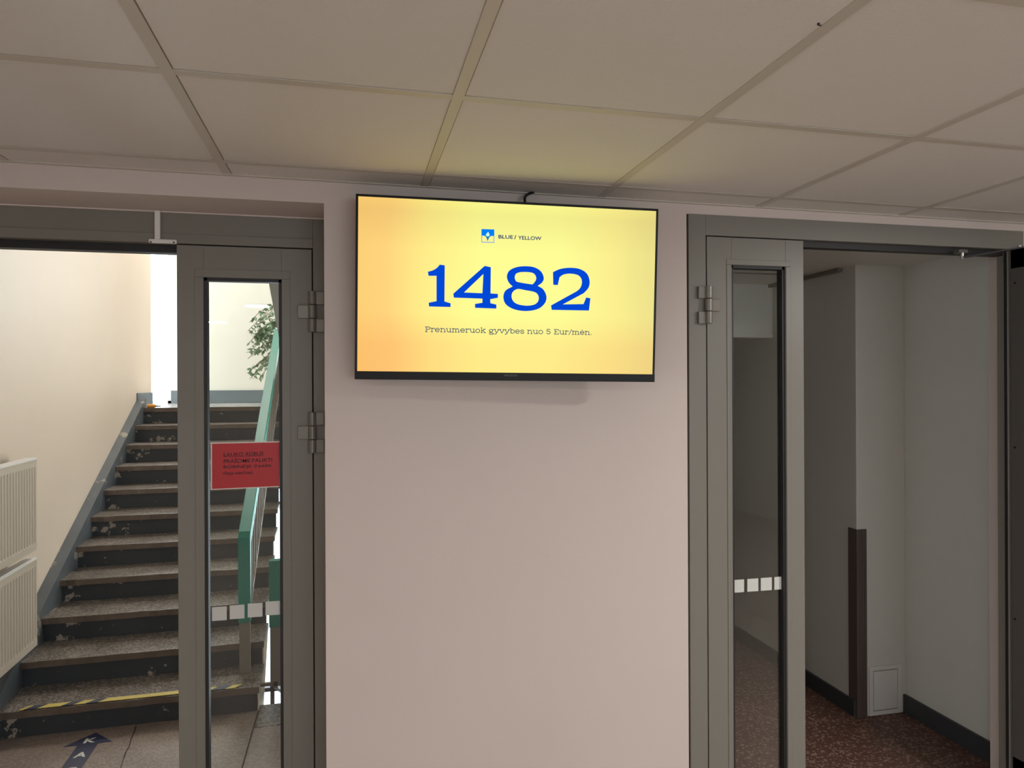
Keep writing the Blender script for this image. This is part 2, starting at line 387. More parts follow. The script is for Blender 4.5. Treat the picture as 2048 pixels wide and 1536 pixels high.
leaf2 = leaf(d2, rx0, rx1, YR, rztop-0.001, h0, h1, hz, bead=0.02)
MB().box(rx0-0.0042, rx0, YR+0.006, YR+0.045, 0, rztop).build('door_gap', M['gap'], d2)
p = RP(1417, 610, YR-0.012); hinge(d2, p.x, YR-0.001, p.z, -1, 0.95)
# opened leaf standing out into the room at the right edge
d3 = thing('door_3', (xh+0.05, YR-0.02, 0), kind='structure')
x0 = xh+0.001; yl0, yl1 = 1.50, YR-0.012
m = MB().box(x0, x0+0.05, yl1-0.075, yl1, 0.01, rztop).box(x0, x0+0.05, yl0, yl0+0.075, 0.01, rztop).box(x0, x0+0.05, yl0, yl1, rztop-0.08, rztop).box(x0, x0+0.05, yl0, yl1, 0.01, 0.25)
lf3 = m.build('door_leaf', M['framedark'], d3, bevel=0.0015)
MB().box(x0+0.02, x0+0.026, yl0+0.07, yl1-0.07, 0.24, rztop-0.07).build('glass_pane', M['glass'], d3)
sc_ = MB()
for py in (566, 895, 1238):
    d = ray(2030, py); t = x0/d.x; P = Vector((x0, d.y*t, CH+d.z*t)); sc_.cyl((x0+0.001, P.y, P.z), (x0-0.0015, P.y, P.z), 0.005, 12)
sc_.build('screw_hole', M['gap'], d3)
# door closer arm
shoe = RP(1924, 515, YR-0.02); far = RP(2052, 494, YR-0.13)
dc = thing('door_closer', (shoe.x, shoe.y, shoe.z), 'dark door closer arm with steel pins under the header of the right doorway', 'door closer')
MB().bar(shoe, far, 0.022, 0.006).build('closer_arm', M['black'], dc, bevel=0.001)
MB().cyl(shoe+Vector((0, 0, -0.004)), shoe+Vector((0, 0, 0.022)), 0.007, 16).build('arm_pin', M['steel'], dc)
MB().box(shoe.x-0.02, shoe.x+0.02, shoe.y-0.008, YR+0.001, shoe.z+0.018, shoe.z+0.03).build('arm_shoe', M['framedark'], dc, bevel=0.001)
q = RP(2039, 497, YR-0.12)
MB().cyl(q+Vector((0, 0, 0.0)), q+Vector((0, 0, 0.012)), 0.007, 16).build('arm_screw', M['steel'], dc)

# ============================================================ TELEVISION
TVc = {}
def tv_pose(p):
    cx, cy, cz, ry, rx, rz = p
    Rm = Matrix.Rotation(rz, 3, 'Z') @ Matrix.Rotation(rx, 3, 'X') @ Matrix.Rotation(ry, 3, 'Y')
    return Vector((cx, cy, cz)), Rm
TW, TH = 0.967, 0.566
def project(P):
    q = MC.transposed() @ (Vector(P)-Vector((0, 0, CH))); return (1024+F*q.x/-q.z, 768-F*q.y/-q.z)
obs = [(-1, 1, 711.5, 387), (1, 1, 1317, 417.5), (1, -1, 1309, 764.5), (-1, -1, 709.5, 758.5)]
def resid(p):
    c, Rm = tv_pose(p); r = []
    for a, b, u, v in obs:
        x, y = project(c+Rm @ Vector((a*TW/2, 0, b*TH/2))); r += [x-u, y-v]
    return r
import numpy as np
p = np.array([0.5, 2.2, 1.87, 0.01, 0.05, 0.0])
for it in range(30):
    r0 = np.array(resid(p)); J = np.zeros((8, 6))
    for k in range(6):
        q2 = p.copy(); q2[k] += 1e-5; J[:, k] = (np.array(resid(q2))-r0)/1e-5
    p = p-np.linalg.solve(J.T@J+1e-6*np.eye(6), J.T@r0)
print('TV pose', p, 'resid', np.abs(resid(p)).max())
TC, TR = tv_pose([float(v) for v in p])
def TVm(u, v, h=0.0): return TC+TR @ Vector((u, -h, v))      # h = out of the screen
TRi = TR.inverted()
def tv_uv(px, py):
    d = ray(px, py); n = TR @ Vector((0, 1, 0)); t = (TC-Vector((0, 0, CH))).dot(n)/d.dot(n)
    q = TRi @ (Vector((0, 0, CH))+d*t-TC); return (q.x, q.z)
def TB(mb, u0, u1, v0, v1, h0, h1):
    vs = [TVm(u, v, h) for h in (h0, h1) for v in (v0, v1) for u in (u0, u1)]
    return mb.add(vs, [(0, 2, 3, 1), (4, 5, 7, 6), (0, 1, 5, 4), (2, 6, 7, 3), (0, 4, 6, 2), (1, 3, 7, 5)])
tv = thing('television', TC, 'wall mounted flat television showing 1482 in blue on a yellow screen', 'television')
bz, bb = 0.0075, 0.0255
m = MB(); TB(m, -TW/2, -TW/2+bz, -TH/2, TH/2, -0.012, 0); TB(m, TW/2-bz, TW/2, -TH/2, TH/2, -0.012, 0); TB(m, -TW/2, TW/2, TH/2-bz, TH/2, -0.012, 0); TB(m, -TW/2, TW/2, -TH/2, -TH/2+bb, -0.012, 0.002)
bezel = m.build('bezel', M['bezel'], tv, bevel=0.001)
m = MB(); TB(m, -TW/2+0.002, TW/2-0.002, -TH/2+0.002, TH/2-0.002, -0.022, -0.011); TB(m, -0.36, 0.36, -0.26, 0.10, -0.055, -0.02)
m.build('back_housing', M['black'], tv, bevel=0.003)
# screen picture: yellow gradient, orange towards the left side
sm = bpy.data.materials.new('screen_picture'); sm.use_nodes = True; n = sm.node_tree; n.nodes.clear(); L = n.links.new
o_ = n.nodes.new('ShaderNodeOutputMaterial'); e_ = n.nodes.new('ShaderNodeEmission'); L(e_.outputs[0], o_.inputs[0]); e_.inputs[1].default_value = 1.0
tc = n.nodes.new('ShaderNodeTexCoord'); sp = n.nodes.new('ShaderNodeSeparateXYZ'); L(tc.outputs['UV'], sp.inputs[0])
def ramp(src, stops):
    r = n.nodes.new('ShaderNodeValToRGB'); el = r.color_ramp.elements
    while len(el) < len(stops): el.new(0.5)
    for e, (ps, c) in zip(el, stops): e.position = ps; e.color = (*lin(*c), 1)
    L(src, r.inputs[0]); return r
ns = n.nodes.new('ShaderNodeTexNoise'); ns.inputs['Scale'].default_value = 2.2; ns.inputs['Detail'].default_value = 0; L(tc.outputs['UV'], ns.inputs['Vector'])
ad = n.nodes.new('ShaderNodeMath'); ad.operation = 'MULTIPLY_ADD'; L(ns.outputs[0], ad.inputs[0]); ad.inputs[1].default_value = 0.10; ad.inputs[2].default_value = -0.05
ax = n.nodes.new('ShaderNodeMath'); ax.operation = 'ADD'; L(sp.outputs[0], ax.inputs[0]); L(ad.outputs[0], ax.inputs[1])
rx = ramp(ax.outputs[0], [(0.0, (253, 208, 118)), (0.10, (255, 212, 125)), (0.22, (255, 238, 138)), (0.38, (255, 254, 148)), (0.66, (255, 254, 150)), (0.85, (252, 240, 144)), (1.0, (238, 226, 140))])
ry = ramp(sp.outputs[1], [(0.0, (255, 236, 236)), (0.16, (255, 238, 238)), (0.35, (255, 255, 255)), (0.72, (255, 255, 255)), (0.93, (243, 240, 240)), (1.0, (250, 248, 240))])
mm = n.nodes.new('ShaderNodeMix'); mm.data_type = 'RGBA'; mm.blend_type = 'MULTIPLY'; mm.inputs[0].default_value = 1.0; L(rx.outputs[0], mm.inputs[6]); L(ry.outputs[0], mm.inputs[7])
L(mm.outputs[2], e_.inputs[0])
m = MB(); TB(m, -TW/2+bz, TW/2-bz, -TH/2+bb, TH/2-bz, -0.011, -0.0015)
screen = m.build('screen', sm, tv)
uvl = screen.data.uv_layers.new(name='UVMap')
for poly in screen.data.polygons:
    for li in poly.loop_indices:
        co = TRi @ (screen.data.vertices[screen.data.loops[li].vertex_index].co)
        uvl.data[li].uv = ((co.x+TW/2-bz)/(TW-2*bz), (co.z+TH/2-bb)/(TH-bb-bz))
DIG = emit('screen_blue', lin(0, 72, 214)); CAPT = emit('screen_slate', lin(52, 78, 108)); LB = emit('screen_logo_blue', lin(0, 128, 245)); LY = emit('screen_logo_yellow', lin(250, 246, 150)); LN = emit('screen_navy', lin(28, 58, 112)); LC = emit('screen_logo_cyan', lin(90, 200, 235))
def Z6(l): return [tv_uv(820+a/5.12, 430+b/5.12) for a, b in l]
def cr_closed(pts, k=6):
    out = []; N = len(pts)
    for i in range(N):
        p0, p1, p2, p3 = [Vector(pts[(i+j-1) % N]).to_2d() for j in range(4)]
        for s in range(k):
            t = s/k; q = 0.5*((2*p1)+(-p0+p2)*t+(2*p0-5*p1+4*p2-p3)*t*t+(-p0+3*p1-3*p2+p3)*t**3); out.append((q.x, q.y))
    return out
def cr_open(pts, k=6):
    out = []; N = len(pts)
    for i in range(N-1):
        p0, p1, p2, p3 = [Vector(pts[max(0, min(N-1, i+j-1))]) for j in range(4)]
        for s in range(k):
            t = s/k; q = 0.5*((2*p1)+(-p0+p2)*t+(2*p0-5*p1+4*p2-p3)*t*t+(-p0+3*p1-3*p2+p3)*t**3); out.append((q.x, q.y))
    out.append(pts[-1]); return out
def smap(u, v, h): return TVm(u, v, h-0.0016)
one = cr_open([(183, 581), (235, 566), (277, 540), (305, 508)], 4)+[(356, 515), (353, 885), (416, 904), (415, 942), (195, 936), (192, 898), (272, 882), (272, 622), (190, 622)]
four = [(765, 521), (828, 534), (825, 803), (901, 808), (900, 847), (822, 862), (824, 903), (885, 917), (884, 958), (667, 950), (666, 911), (742, 898), (742, 856), (450, 846), (443, 806)]
four_h = [(752, 603), (742, 801), (553, 793)]
e_out = cr_open([(1308, 725), (1365, 762), (1398, 835), (1380, 905), (1310, 962), (1190, 983), (1070, 966), (985, 917), (957, 845), (978, 775), (1052, 731)])+cr_open([(1052, 731), (1012, 690), (993, 628), (1018, 570), (1090, 534), (1185, 524), (1275, 536), (1342, 578), (1370, 642), (1354, 690), (1308, 725)])[1:-1]
e_h1 = cr_closed([(1180, 583), (1250, 590), (1285, 617), (1292, 660), (1262, 704), (1235, 708), (1105, 686), (1080, 665), (1073, 635), (1085, 603), (1120, 587)], 4)
e_h2 = cr_closed([(1105, 757), (1180, 769), (1265, 785), (1305, 808), (1320, 850), (1305, 895), (1260, 921), (1185, 928), (1100, 912), (1056, 880), (1040, 832), (1055, 785)], 4)
two = cr_open([(1465, 585), (1540, 552), (1640, 540), (1740, 553), (1812, 600), (1840, 675), (1828, 745), (1780, 800)], 5)+[(1565, 915), (1778, 912), (1805, 845), (1848, 852), (1833, 978), (1452, 971), (1445, 926)]+cr_open([(1640, 818), (1725, 768), (1758, 715), (1757, 655), (1718, 614), (1640, 600), (1572, 610), (1532, 637)], 5)+[(1514, 717), (1468, 714)]
for nm, loops in (('digit', [one]), ('digit', [four, four_h]), ('digit', [e_out, e_h1, e_h2]), ('digit', [two])):
    MB().plate([Z6(l) for l in loops], smap, 0.0006).build(nm, DIG, screen)
# logo square
def Z16(l): return [tv_uv(950+a/13.653, 450+b/13.653) for a, b in l]
lg = MB()
lg.plate([Z16([(178, 108), (528, 120), (526, 486), (178, 474)]), Z16([(192, 288), (514, 300), (512, 470), (192, 460)])], smap, 0.0005)
logo = lg.build('logo_square', LB, screen)
MB().plate([Z16([(192, 288), (514, 300), (512, 470), (192, 460)])], smap, 0.0003).build('logo_field', LY, screen)
MB().plate([Z16([(255, 288), (440, 296), (395, 330), (368, 385), (350, 430), (338, 430), (325, 375), (300, 320)])], smap, 0.0006).build('logo_funnel', emit('logo_mid_blue', lin(20, 130, 190)), screen)
MB().plate([Z16(cr_closed([(362, 188), (385, 235), (400, 270), (382, 300), (345, 308), (308, 295), (302, 262), (325, 225)], 4))], smap, 0.0008).build('logo_drop', emit('logo_drop', lin(215, 250, 225)), screen)
def lmap(p0, p1, hgt):
    a = Vector(tv_uv(*p0)); b = Vector(tv_uv(*p1)); d = b-a; Lh = d.length; d.normalize(); nrm = Vector((-d.y, d.x)); hh = (Vector(tv_uv(p0[0], p0[1]-hgt))-a).length
    def f(u, v, h): q = a+d*(u*Lh)+nrm*(v*hh); return TVm(q.x, q.y, h-0.0016)
    return f, Lh, hh
m = MB(); f_, _, _ = lmap((997, 477), (1031, 478.2), 7.6); text_to(m, 'BLUE', lambda u, v, h: f_(u*0.86, v, h), 0, 1, 0, 1, bold=0.02)
text_to(m, '/', lambda u, v, h: f_(u*0.13+0.92, v*1.1-0.04, h), 0, 1, 0, 1, bold=0.03)
f2, _, _ = lmap((1036, 479), (1083, 480.6), 7.6); text_to(m, 'YELLOW', f2, 0, 1, 0, 1, bold=0.02)
m.build('logo_lettering', LN, screen)
# slab-serif caption drawn with a small stroke alphabet
def arc(cx, cy, rx, ry, a0, a1, k=10):
    return [(cx+rx*math.cos(R(a0+(a1-a0)*i/k)), cy+ry*math.sin(R(a0+(a1-a0)*i/k))) for i in range(k+1)]
C = 1.32
def sf(x, y, w=0.2): return [(x-w, y), (x+w, y)]
G = {
 'P': (1.25, [[(0.3, 0), (0.3, C)], sf(.3, 0, .25), [(0.05, C), (0.75, C)]+arc(.75, C-.33, .38, .33, 90, -90)+[(0.3, C-.66)]]),
 'r': (0.95, [[(.28, 0), (.28, 1)], sf(.28, 0, .22), [(.06, 1), (.28, 1)], [(.28, .6)]+arc(.62, .62, .32, .36, 170, 80)+[(.85, .96), (.85, .75)]]),
 'e': (1.15, [[(.1, .52), (1.0, .52)]+arc(.55, .5, .45, .5, 0, 325, 16)]),
 'n': (1.3, [[(.28, 0), (.28, 1)], sf(.28, 0, .2), [(.06, 1), (.28, 1)], [(.28, .55)]+arc(.65, .6, .37, .38, 170, 0)+[(1.02, 0)], sf(1.02, 0, .2)]),
 'u': (1.3, [[(.06, 1), (.28, 1), (.28, .4)]+arc(.63, .4, .35, .38, 180, 350)+[(1.0, .4)], [(.78, 1), (1.0, 1), (1.0, 0), (1.22, 0)]]),
 'm': (1.9, [[(.28, 0), (.28, 1)], sf(.28, 0, .2), [(.06, 1), (.28, 1)], [(.28, .55)]+arc(.6, .6, .32, .38, 170, 0)+[(.92, 0)], sf(.92, 0, .17), [(.92, .55)]+arc(1.24, .6, .32, .38, 170, 0)+[(1.56, 0)], sf(1.56, 0, .2)]),
 'o': (1.2, [arc(.57, .5, .47, .5, 0, 360, 20)]),
 'k': (1.25, [[(.05, C+.05), (.28, C+.05), (.28, 0)], sf(.28, 0, .2), [(.28, .42), (.95, 1)], sf(.92, 1, .2), [(.55, .62), (1.0, 0)], sf(1.0, 0, .2)]),
 'g': (1.2, [arc(.52, .62, .4, .36, 0, 360, 16), [(.85, .9), (1.1, .98)], [(.3, .3), (.18, .12), (.4, .02), (.9, .0)]+arc(.6, -.22, .48, .2, 30, -200, 12)]),
 'y': (1.2, [[(.15, 1), (.6, 0)], [(1.08, 1), (.6, 0), (.45, -.3), (.1, -.33)], sf(.2, 1, .2), sf(1.02, 1, .2)]),
 'v': (1.2, [[(.15, 1), (.6, 0), (1.08, 1)], sf(.2, 1, .2), sf(1.02, 1, .2)]),
 'b': (1.25, [[(.05, C+.05), (.28, C+.05), (.28, 0)], arc(.66, .5, .42, .48, 180, -180, 18)]),
 's': (1.0, [[(.85, .72)]+arc(.5, .73, .36, .26, 20, 180, 8)+[(.3, .5), (.75, .46)]+arc(.5, .26, .38, .25, 20, -170, 9)+[(.12, .3)]]),
 '5': (1.2, [[(.95, C), (.25, C), (.2, .72)]+arc(.55, .42, .43, .41, 130, -160, 14)]),
 'E': (1.25, [[(.3, 0), (.3, C)], [(.05, C), (1.1, C), (1.1, C-.25)], [(.3, C/2+.03), (.85, C/2+.03)], [(.05, 0), (1.12, 0), (1.12, .28)]]),
 '/': (0.75, [[(.05, -.15), (.7, C+.1)]]),
 '.': (0.5, [[(.2, .06), (.32, .06)]]),
 ' ': (0.62, []),
}
G['ė'] = (1.15, G['e'][1]+[[(.5, 1.32), (.62, 1.32)]])
def strokes(mb, text, fmap, total, xh, w=0.13):
    W = sum(G[c][0] for c in text); sc0 = total/W; x = 0
    for ch in text:
        wd, st = G[ch]
        for pl in st:
            pts = [Vector(((x+a)*sc0, b*xh)) for a, b in pl]; tw = w*xh/2
            for a, b in zip(pts, pts[1:]):
                d = b-a
                if d.length < 1e-7: continue
                d.normalize(); nn = Vector((-d.y, d.x))*tw; a2 = a-d*tw*.6; b2 = b+d*tw*.6
                mb.add([fmap(*(q)) for q in (a2+nn, a2-nn, b2-nn, b2+nn)], [(0, 1, 2, 3)])
        x += wd
a_ = Vector(tv_uv(850, 663.2)); b_ = Vector(tv_uv(1184.5, 669.6)); dd = b_-a_; TL = dd.length; dd.normalize(); nn_ = Vector((-dd.y, dd.x)); xh = (Vector(tv_uv(850, 656))-a_).length
def cmap(s, t): q = a_+dd*s+nn_*t; return TVm(q.x, q.y, -0.001)
m = MB(); strokes(m, 'Prenumeruok gyvybes nuo 5 Eur/mėn.', cmap, TL, xh, 0.19); m.build('caption_lettering', CAPT, screen)
m = MB(); f3, _, _ = lmap((1008, 752.6), (1034, 752.9), 4.0); text_to(m, 'HIKVISION', lambda u, v, h: f3(u, v, h+0.0042), 0, 1, 0, 1)
m.build('maker_lettering', mat('grey_print', (0.16, 0.16, 0.15), 0.5), bezel)
# wall mount
wm = MB(); wm.box(TC.x-0.26, TC.x+0.26, WY-0.012, WY-0.0005, TC.z-0.12, TC.z+0.06)
wm.box(TC.x-0.21, TC.x-0.18, TC.y+0.05, WY-0.01, TC.z-0.14, TC.z+0.07).box(TC.x+0.18, TC.x+0.21, TC.y+0.05, WY-0.01, TC.z-0.14, TC.z+0.07)
wm.build('wall_bracket', M['black'], tv)
# cable from the ceiling
p0 = at_y(1050, 398, WY-0.03); p1 = at_y(1062, 386, WY-0.03)
cb = MB().tube([(p0.x, TC.y+0.03, TC.z+0.20), (p0.x-0.006, WY-0.06, TC.z+0.262), (p0.x-0.004, WY-0.04, p0.z), (p0.x+0.004, WY-0.03, p0.z+0.012), (p0.x+0.016, WY-0.022, p1.z-0.001), (p1.x+0.012, WY-0.016, zc(p1.x)+0.001)], 0.005, 10)
tag(cb.build('cable', M['black'], None, smooth=True), 'short black cable looping from the ceiling edge down behind the television', 'cable')

# ============================================================ NOTICE AND STICKERS ON GLASS
YG = YF+0.0195
def gm(y):
    return lambda p, h: Vector((p.x, y-h, p.z))
def glass_quad(name, pts, y, m, label, cat, group=None, t=0.0006):
    P = [at_y(px, py, y) for px, py in pts]; mb = MB()
    mb.add([(p.x, y-t, p.z) for p in P]+[(p.x, y, p.z) for p in P], [(0, 1, 2, 3), (7, 6, 5, 4)]+[(i, (i+1) % 4, 4+(i+1) % 4, 4+i) for i in range(4)])
    o = mb.build(name, m); tag(o, label, cat, group); return o
sqs = [(424, 1214.5), (459.5, 1211), (495.5, 1207.5), (531, 1203.5)]
nmL = ['leftmost of the four', 'second from the left of the four', 'third from the left of the four', 'rightmost of the four']
for i, (a, b) in enumerate(sqs):
    glass_quad('square_sticker', [(a, b), (a+29.5, b-2), (a+29.5, b+25.5), (a, b+27.5)], YG, M['frost'], 'white square sticker on the left door glass, %s' % nmL[i], 'sticker', 'white square stickers on the left door glass')
sq2 = [(1466, 1160), (1494.5, 1158), (1521.5, 1156), (1548.5, 1154)]
for i, (a, b) in enumerate(sq2):
    glass_quad('square_sticker', [(a, b), (a+22, b-1.4), (a+22, b+24), (a, b+25.5)], YR+0.0195, M['frost'], 'white square sticker on the dark right door glass, %s' % nmL[i], 'sticker', 'white square stickers on the right door glass')
nq = [(424, 887.5), (559, 884.5), (558.5, 972), (424, 978)]
ntc = glass_quad('notice', nq, YG, M['red'], 'red laminated notice with dark printed lines taped to the left door glass', 'notice')
P = [at_y(px, py, YG-0.001) for px, py in nq]
def nmap(u, v, h=0.0):
    a = P[3].lerp(P[2], u); b = P[0].lerp(P[1], u); q = a.lerp(b, v); return Vector((q.x, YG-0.0011-h, q.z))
m = MB()
for body, u0, u1, v0, v1 in (('LAUKO RŪBUS', .17, .76, .71, .82), ('PRAŠOME PALIKTI', .17, .89, .56, .67), ('RŪBINĖJE', .17, .58, .42, .53), ('(I aukšte', .62, .88, .42, .52), ('rūsyje esančioje)', .16, .60, .28, .38)):
    text_to(m, body, nmap, u0, u1, v0, v1, 0.0002, bold=0.012)
m.add([nmap(.17, .695), nmap(.75, .695), nmap(.75, .703), nmap(.17, .703)], [(0, 1, 2, 3)])
m.build('notice_lettering', M['ink'], ntc)
m = MB()
for a, b, c, d in ((-.02, 0, -.02, 1.02), (1, 1.022, -.02, 1.02), (0, 1, -.02, 0), (0, 1, 1, 1.02)):
    m.add([nmap(a, c), nmap(b, c), nmap(b, d), nmap(a, d)], [(0, 1, 2, 3)])
m.build('notice_border', M['edge'], ntc)

# white cable duct over the left door head
z0 = LP(317, 480).z
cd = thing('cable_duct', (LP(317, 480).x, YF, z0), 'white vertical cable strip ending in a small screwed plate above the left door', 'cable duct')
xa_, xb_ = LP(311, 450).x, LP(322, 450).x
MB().box(xa_, xb_, YF-0.014, YF-0.0005, z0, LZ-0.002).build('duct_strip', M['white'], cd, bevel=0.0015)
a = LP(297, 478.5, YF-0.012); b = LP(353, 487.5, YF-0.012)
MB().box(a.x, b.x, YF-0.012, YF-0.004, b.z, a.z+0.002).build('duct_plate', M['white'], cd, bevel=0.002)
for px in (301.5, 347.5):
    c = LP(px, 482+(px-301)*0.02, YF-0.013); MB().cyl((c.x, YF-0.0135, c.z-0.003), (c.x, YF-0.0115, c.z-0.003), 0.0028, 12).build('screw', M['gasket'], cd)

# small dark hook in the ceiling grid
hk = at_z(1637, 52, zc(0.9)-0.004)
m = MB().cyl((hk.x, hk.y, zc(hk.x)-0.003), (hk.x, hk.y, zc(hk.x)+0.0005), 0.0022, 10); m.tube([(hk.x, hk.y, zc(hk.x)-0.002), (hk.x+0.004, hk.y-0.001, zc(hk.x)-0.004), (hk.x+0.006, hk.y+0.001, zc(hk.x)-0.002)], 0.0011, 8)
tag(m.build('ceiling_hook', M['black']), 'tiny black hook hanging from a ceiling bar above the television', 'hook')

# ============================================================ STAIRWELL SHELL
YS = DEP
WXL = -1.76      # local x of the left wall face
# floor with joints
fl = MB(); JX = -0.485
fl.box(-1.9, JX-0.004, YS-0.28, 4.3, -0.15, 0.0).box(JX+0.004, 0.95, YS-0.28, 3.81, -0.15, 0.0)
f2_ = struct('floor_stairwell', fl, M['slab'])
MB().box(JX+0.004, 0.95, 3.818, 4.08, -0.15, 0.0).build('terrazzo_edge', M['tread'], f2_, bevel=0.004)
MB().box(JX-0.005, JX+0.005, YS, 4.08, -0.1, -0.003).box(JX, 0.95, 3.809, 3.819, -0.1, -0.003).build('floor_joint', M['joint'], f2_)
ck = MB(); cp = [at_z(x, y, 0.0) for x, y in ((272, 1452), (268, 1466), (262, 1478), (259, 1492), (252, 1504), (247, 1518), (240, 1540), (236, 1560))]
for a, b in zip(cp, cp[1:]):
    d = (b-a).normalized(); nn = Vector((-d.y, d.x, 0))*random.uniform(0.002, 0.004); ck.add([a+nn+Vector((0, 0, .0006)), a-nn+Vector((0, 0, .0006)), b-nn+Vector((0, 0, .0006)), b+nn+Vector((0, 0, .0006))], [(0, 1, 2, 3)])
ck.build('floor_crack', M['joint'], f2_)
# left wall with tall side window on the landing
LWY = 7.45
wl = MB(ST); wl.box(WXL-0.25, WXL, YS-0.4, LWY, -0.1, 5.2).box(WXL-0.25, WXL, YS+1.6, LWY, -2.4, -0.1).box(WXL-0.25, WXL, LWY, 8.38, -2.4, 1.38)
struct('wall_stairwell_left', wl, M['cream'])
struct('wall_landing_left', MB().box(-3.0, -2.8, 6.9, 8.65, 1.3, 5.2).box(-3.0, -2.0, 6.9, 7.1, 1.3, 5.2), M['creamback'])
w1 = thing('window_1', (-2.3, 8.5, 1.54), kind='structure')
WX1 = at_y(342, 700, 8.40).x
m = MB()
for x in (-2.8, WX1-0.035): m.box(x, x+0.035, 8.41, 8.46, 1.54, 4.3)
for z in (1.54, 4.26): m.box(-2.8, WX1, 8.41, 8.46, z, z+0.03)
m.build('window_frame', M['upvc'], w1)
MB().box(-2.79, WX1-0.02, 8.43, 8.436, 1.55, 4.28).build('window_pane', M['glass'], w1)
# back wall with openings (landing window right, glazing under the landing)
BY = 8.40
wb2 = MB()
wb2.box(WX1, -0.35, BY, BY+0.25, 1.40, 5.2).box(-3.0, WX1, BY, BY+0.25, 4.3, 5.2).box(-3.0, WX1, BY, BY+0.25, 1.15, 1.54).box(0.85, 1.2, BY, BY+0.25, -2.6, 5.2).box(-0.35, 0.85, BY, BY+0.25, 4.1, 5.2).box(-0.35, 0.85, BY, BY+0.25, 1.40, 1.9)
wb2.box(-2.1, 0.85, BY, BY+0.25, 1.15, 1.40).box(-2.1, -1.5, BY, BY+0.25, -2.6, 1.15)
struct('wall_stairwell_back', wb2, M['creamback'])
w2 = thing('window_2', (0.25, BY+0.1, 1.9), kind='structure')
m = MB(); 
for x in (-0.35, 0.225, 0.8): m.box(x, x+0.05, BY+0.08, BY+0.13, 1.9, 4.1)
for z in (1.9, 4.05): m.box(-0.35, 0.85, BY+0.08, BY+0.13, z, z+0.05)
m.build('window_frame', M['upvc'], w2); MB().box(-0.35, 0.85, BY+0.1, BY+0.106, 1.92, 4.08).build('window_pane', M['glass'], w2)
w4 = thing('window_4', (-0.3, BY+0.1, -2.6), kind='structure')
m = MB(); mx_ = at_y(545, 1390, BY+0.1)
for x in (-1.5, mx_.x-0.022, 0.1, 0.8): m.box(x, x+0.045, BY+0.08, BY+0.13, -2.6, 1.15)
mz = at_y(545, 1378, BY+0.1).z
for z in (-2.6, mz-0.02, 1.1): m.box(-1.5, 0.85, BY+0.08, BY+0.13, z, z+0.045)
m.build('window_frame', M['darkbar'], w4); MB().box(-1.5, 0.85, BY+0.1, BY+0.106, -2.6, 1.12).build('window_pane', M['glass'], w4)
struct('wall_stairwell_right', MB().box(0.95, 1.17, DEP, 4.15, -2.6, 5.2).box(0.95, 1.17, 5.85, BY+0.25, -2.6, 5.2).box(0.95, 1.17, 4.15, 5.85, -2.6, 0.35).box(0.95, 1.17, 4.15, 5.85, 1.80, 5.2).box(1.09, 1.17, 4.15, 5.85, 0.35, 1.80), M['creamback'])
w5 = thing('fill_window_5', (1.0, 5.0, 0.35), kind='structure')  # unseen window added in the partition to hold the stairwell fill light
m = MB()
for y in (4.15, 4.98, 5.81): m.box(0.99, 1.03, y, y+0.04, 0.35, 1.8)
for z in (0.35, 1.76): m.box(0.99, 1.03, 4.15, 5.85, z, z+0.04)
m.build('window_frame', M['upvc'], w5); MB().box(1.007, 1.013, 4.17, 5.83, 0.37, 1.78).build('window_pane', M['glass'], w5)
struct('ceiling_stairwell', MB().box(-3.0, 1.2, YS-0.3, BY+0.3, 5.2, 5.4), M['creamback'])
struct('wall_stairwell_front', MB().box(-2.1, 1.17, DEP-0.02, DEP+0.1, 2.6, 5.2), M['creamback'])
struct('floor_basement', MB().box(-2.3, 1.2, 4.0, BY+0.3, -2.75, -2.6), M['slab'])
struct('wall_basement_front', MB().box(-2.1, 1.17, 3.9, 4.0, -2.6, -0.15), M['creamback'])

# ============================================================ STAIRCASE
RS, TR_, NK, NY = 0.14, 0.289, 11, 3.965
SX0, SX1 = -1.705, -0.476
st = thing('staircase', ST((-1.1, NY, 0)), 'flight of worn terrazzo stairs with chipped dark risers behind the left door', 'staircase')
for k in range(1, NK+1):
    y = NY+TR_*(k-1); z = RS*k
    m = MB(ST)
    if k < NK: 
        # tread board with a slightly uneven front edge
        N = 26; xsn = [SX0+(SX1-SX0)*i/N for i in range(N+1)]
        vs = []; fs = []
        for i, x in enumerate(xsn):
            j = random.uniform(-0.004, 0.004) if 0 < i < N else 0; jz = random.uniform(-0.002, 0.0)
            vs += [(x, y+j, z+jz-0.002), (x, y+TR_+0.031, z), (x, y+TR_+0.031, z-0.034), (x, y+j, z-0.034)]
        for i in range(N):
            a = i*4; b = a+4
            fs += [(a, b, b+1, a+1), (a+1, b+1, b+2, a+2), (a+2, b+2, b+3, a+3)]
        fs += [(0, 1, 2, 3), (N*4+3, N*4+2, N*4+1, N*4)]
        m.add(vs, fs)
        t_ = m.build('tread', M['tread'], st)
        nm = MB(ST); vs = []; fs = []
        for i, x in enumerate(xsn):
            v = m.v[i*4]; w_ = m.v[i*4+3]; vs += [(v.x, v.y-0.0012, v.z+0.001), (w_.x, w_.y-0.0012, w_.z-0.002), (w_.x, w_.y+0.02, w_.z-0.002), (v.x, v.y+0.0035, v.z+0.0018)]
        for i in range(N):
            a = i*4; b = a+4; fs += [(a, b, b+1, a+1), (a+1, b+1, b+2, a+2), (a+3, b+3, b, a)]
        nm.add(vs, fs); nm.build('nosing', M['nosing'], t_)
    MB(ST).box(SX0, SX1-0.012, y+0.028, y+0.045, z-RS-(0.0 if k > 1 else 0), z-0.034).build('riser', M['riser'], st)
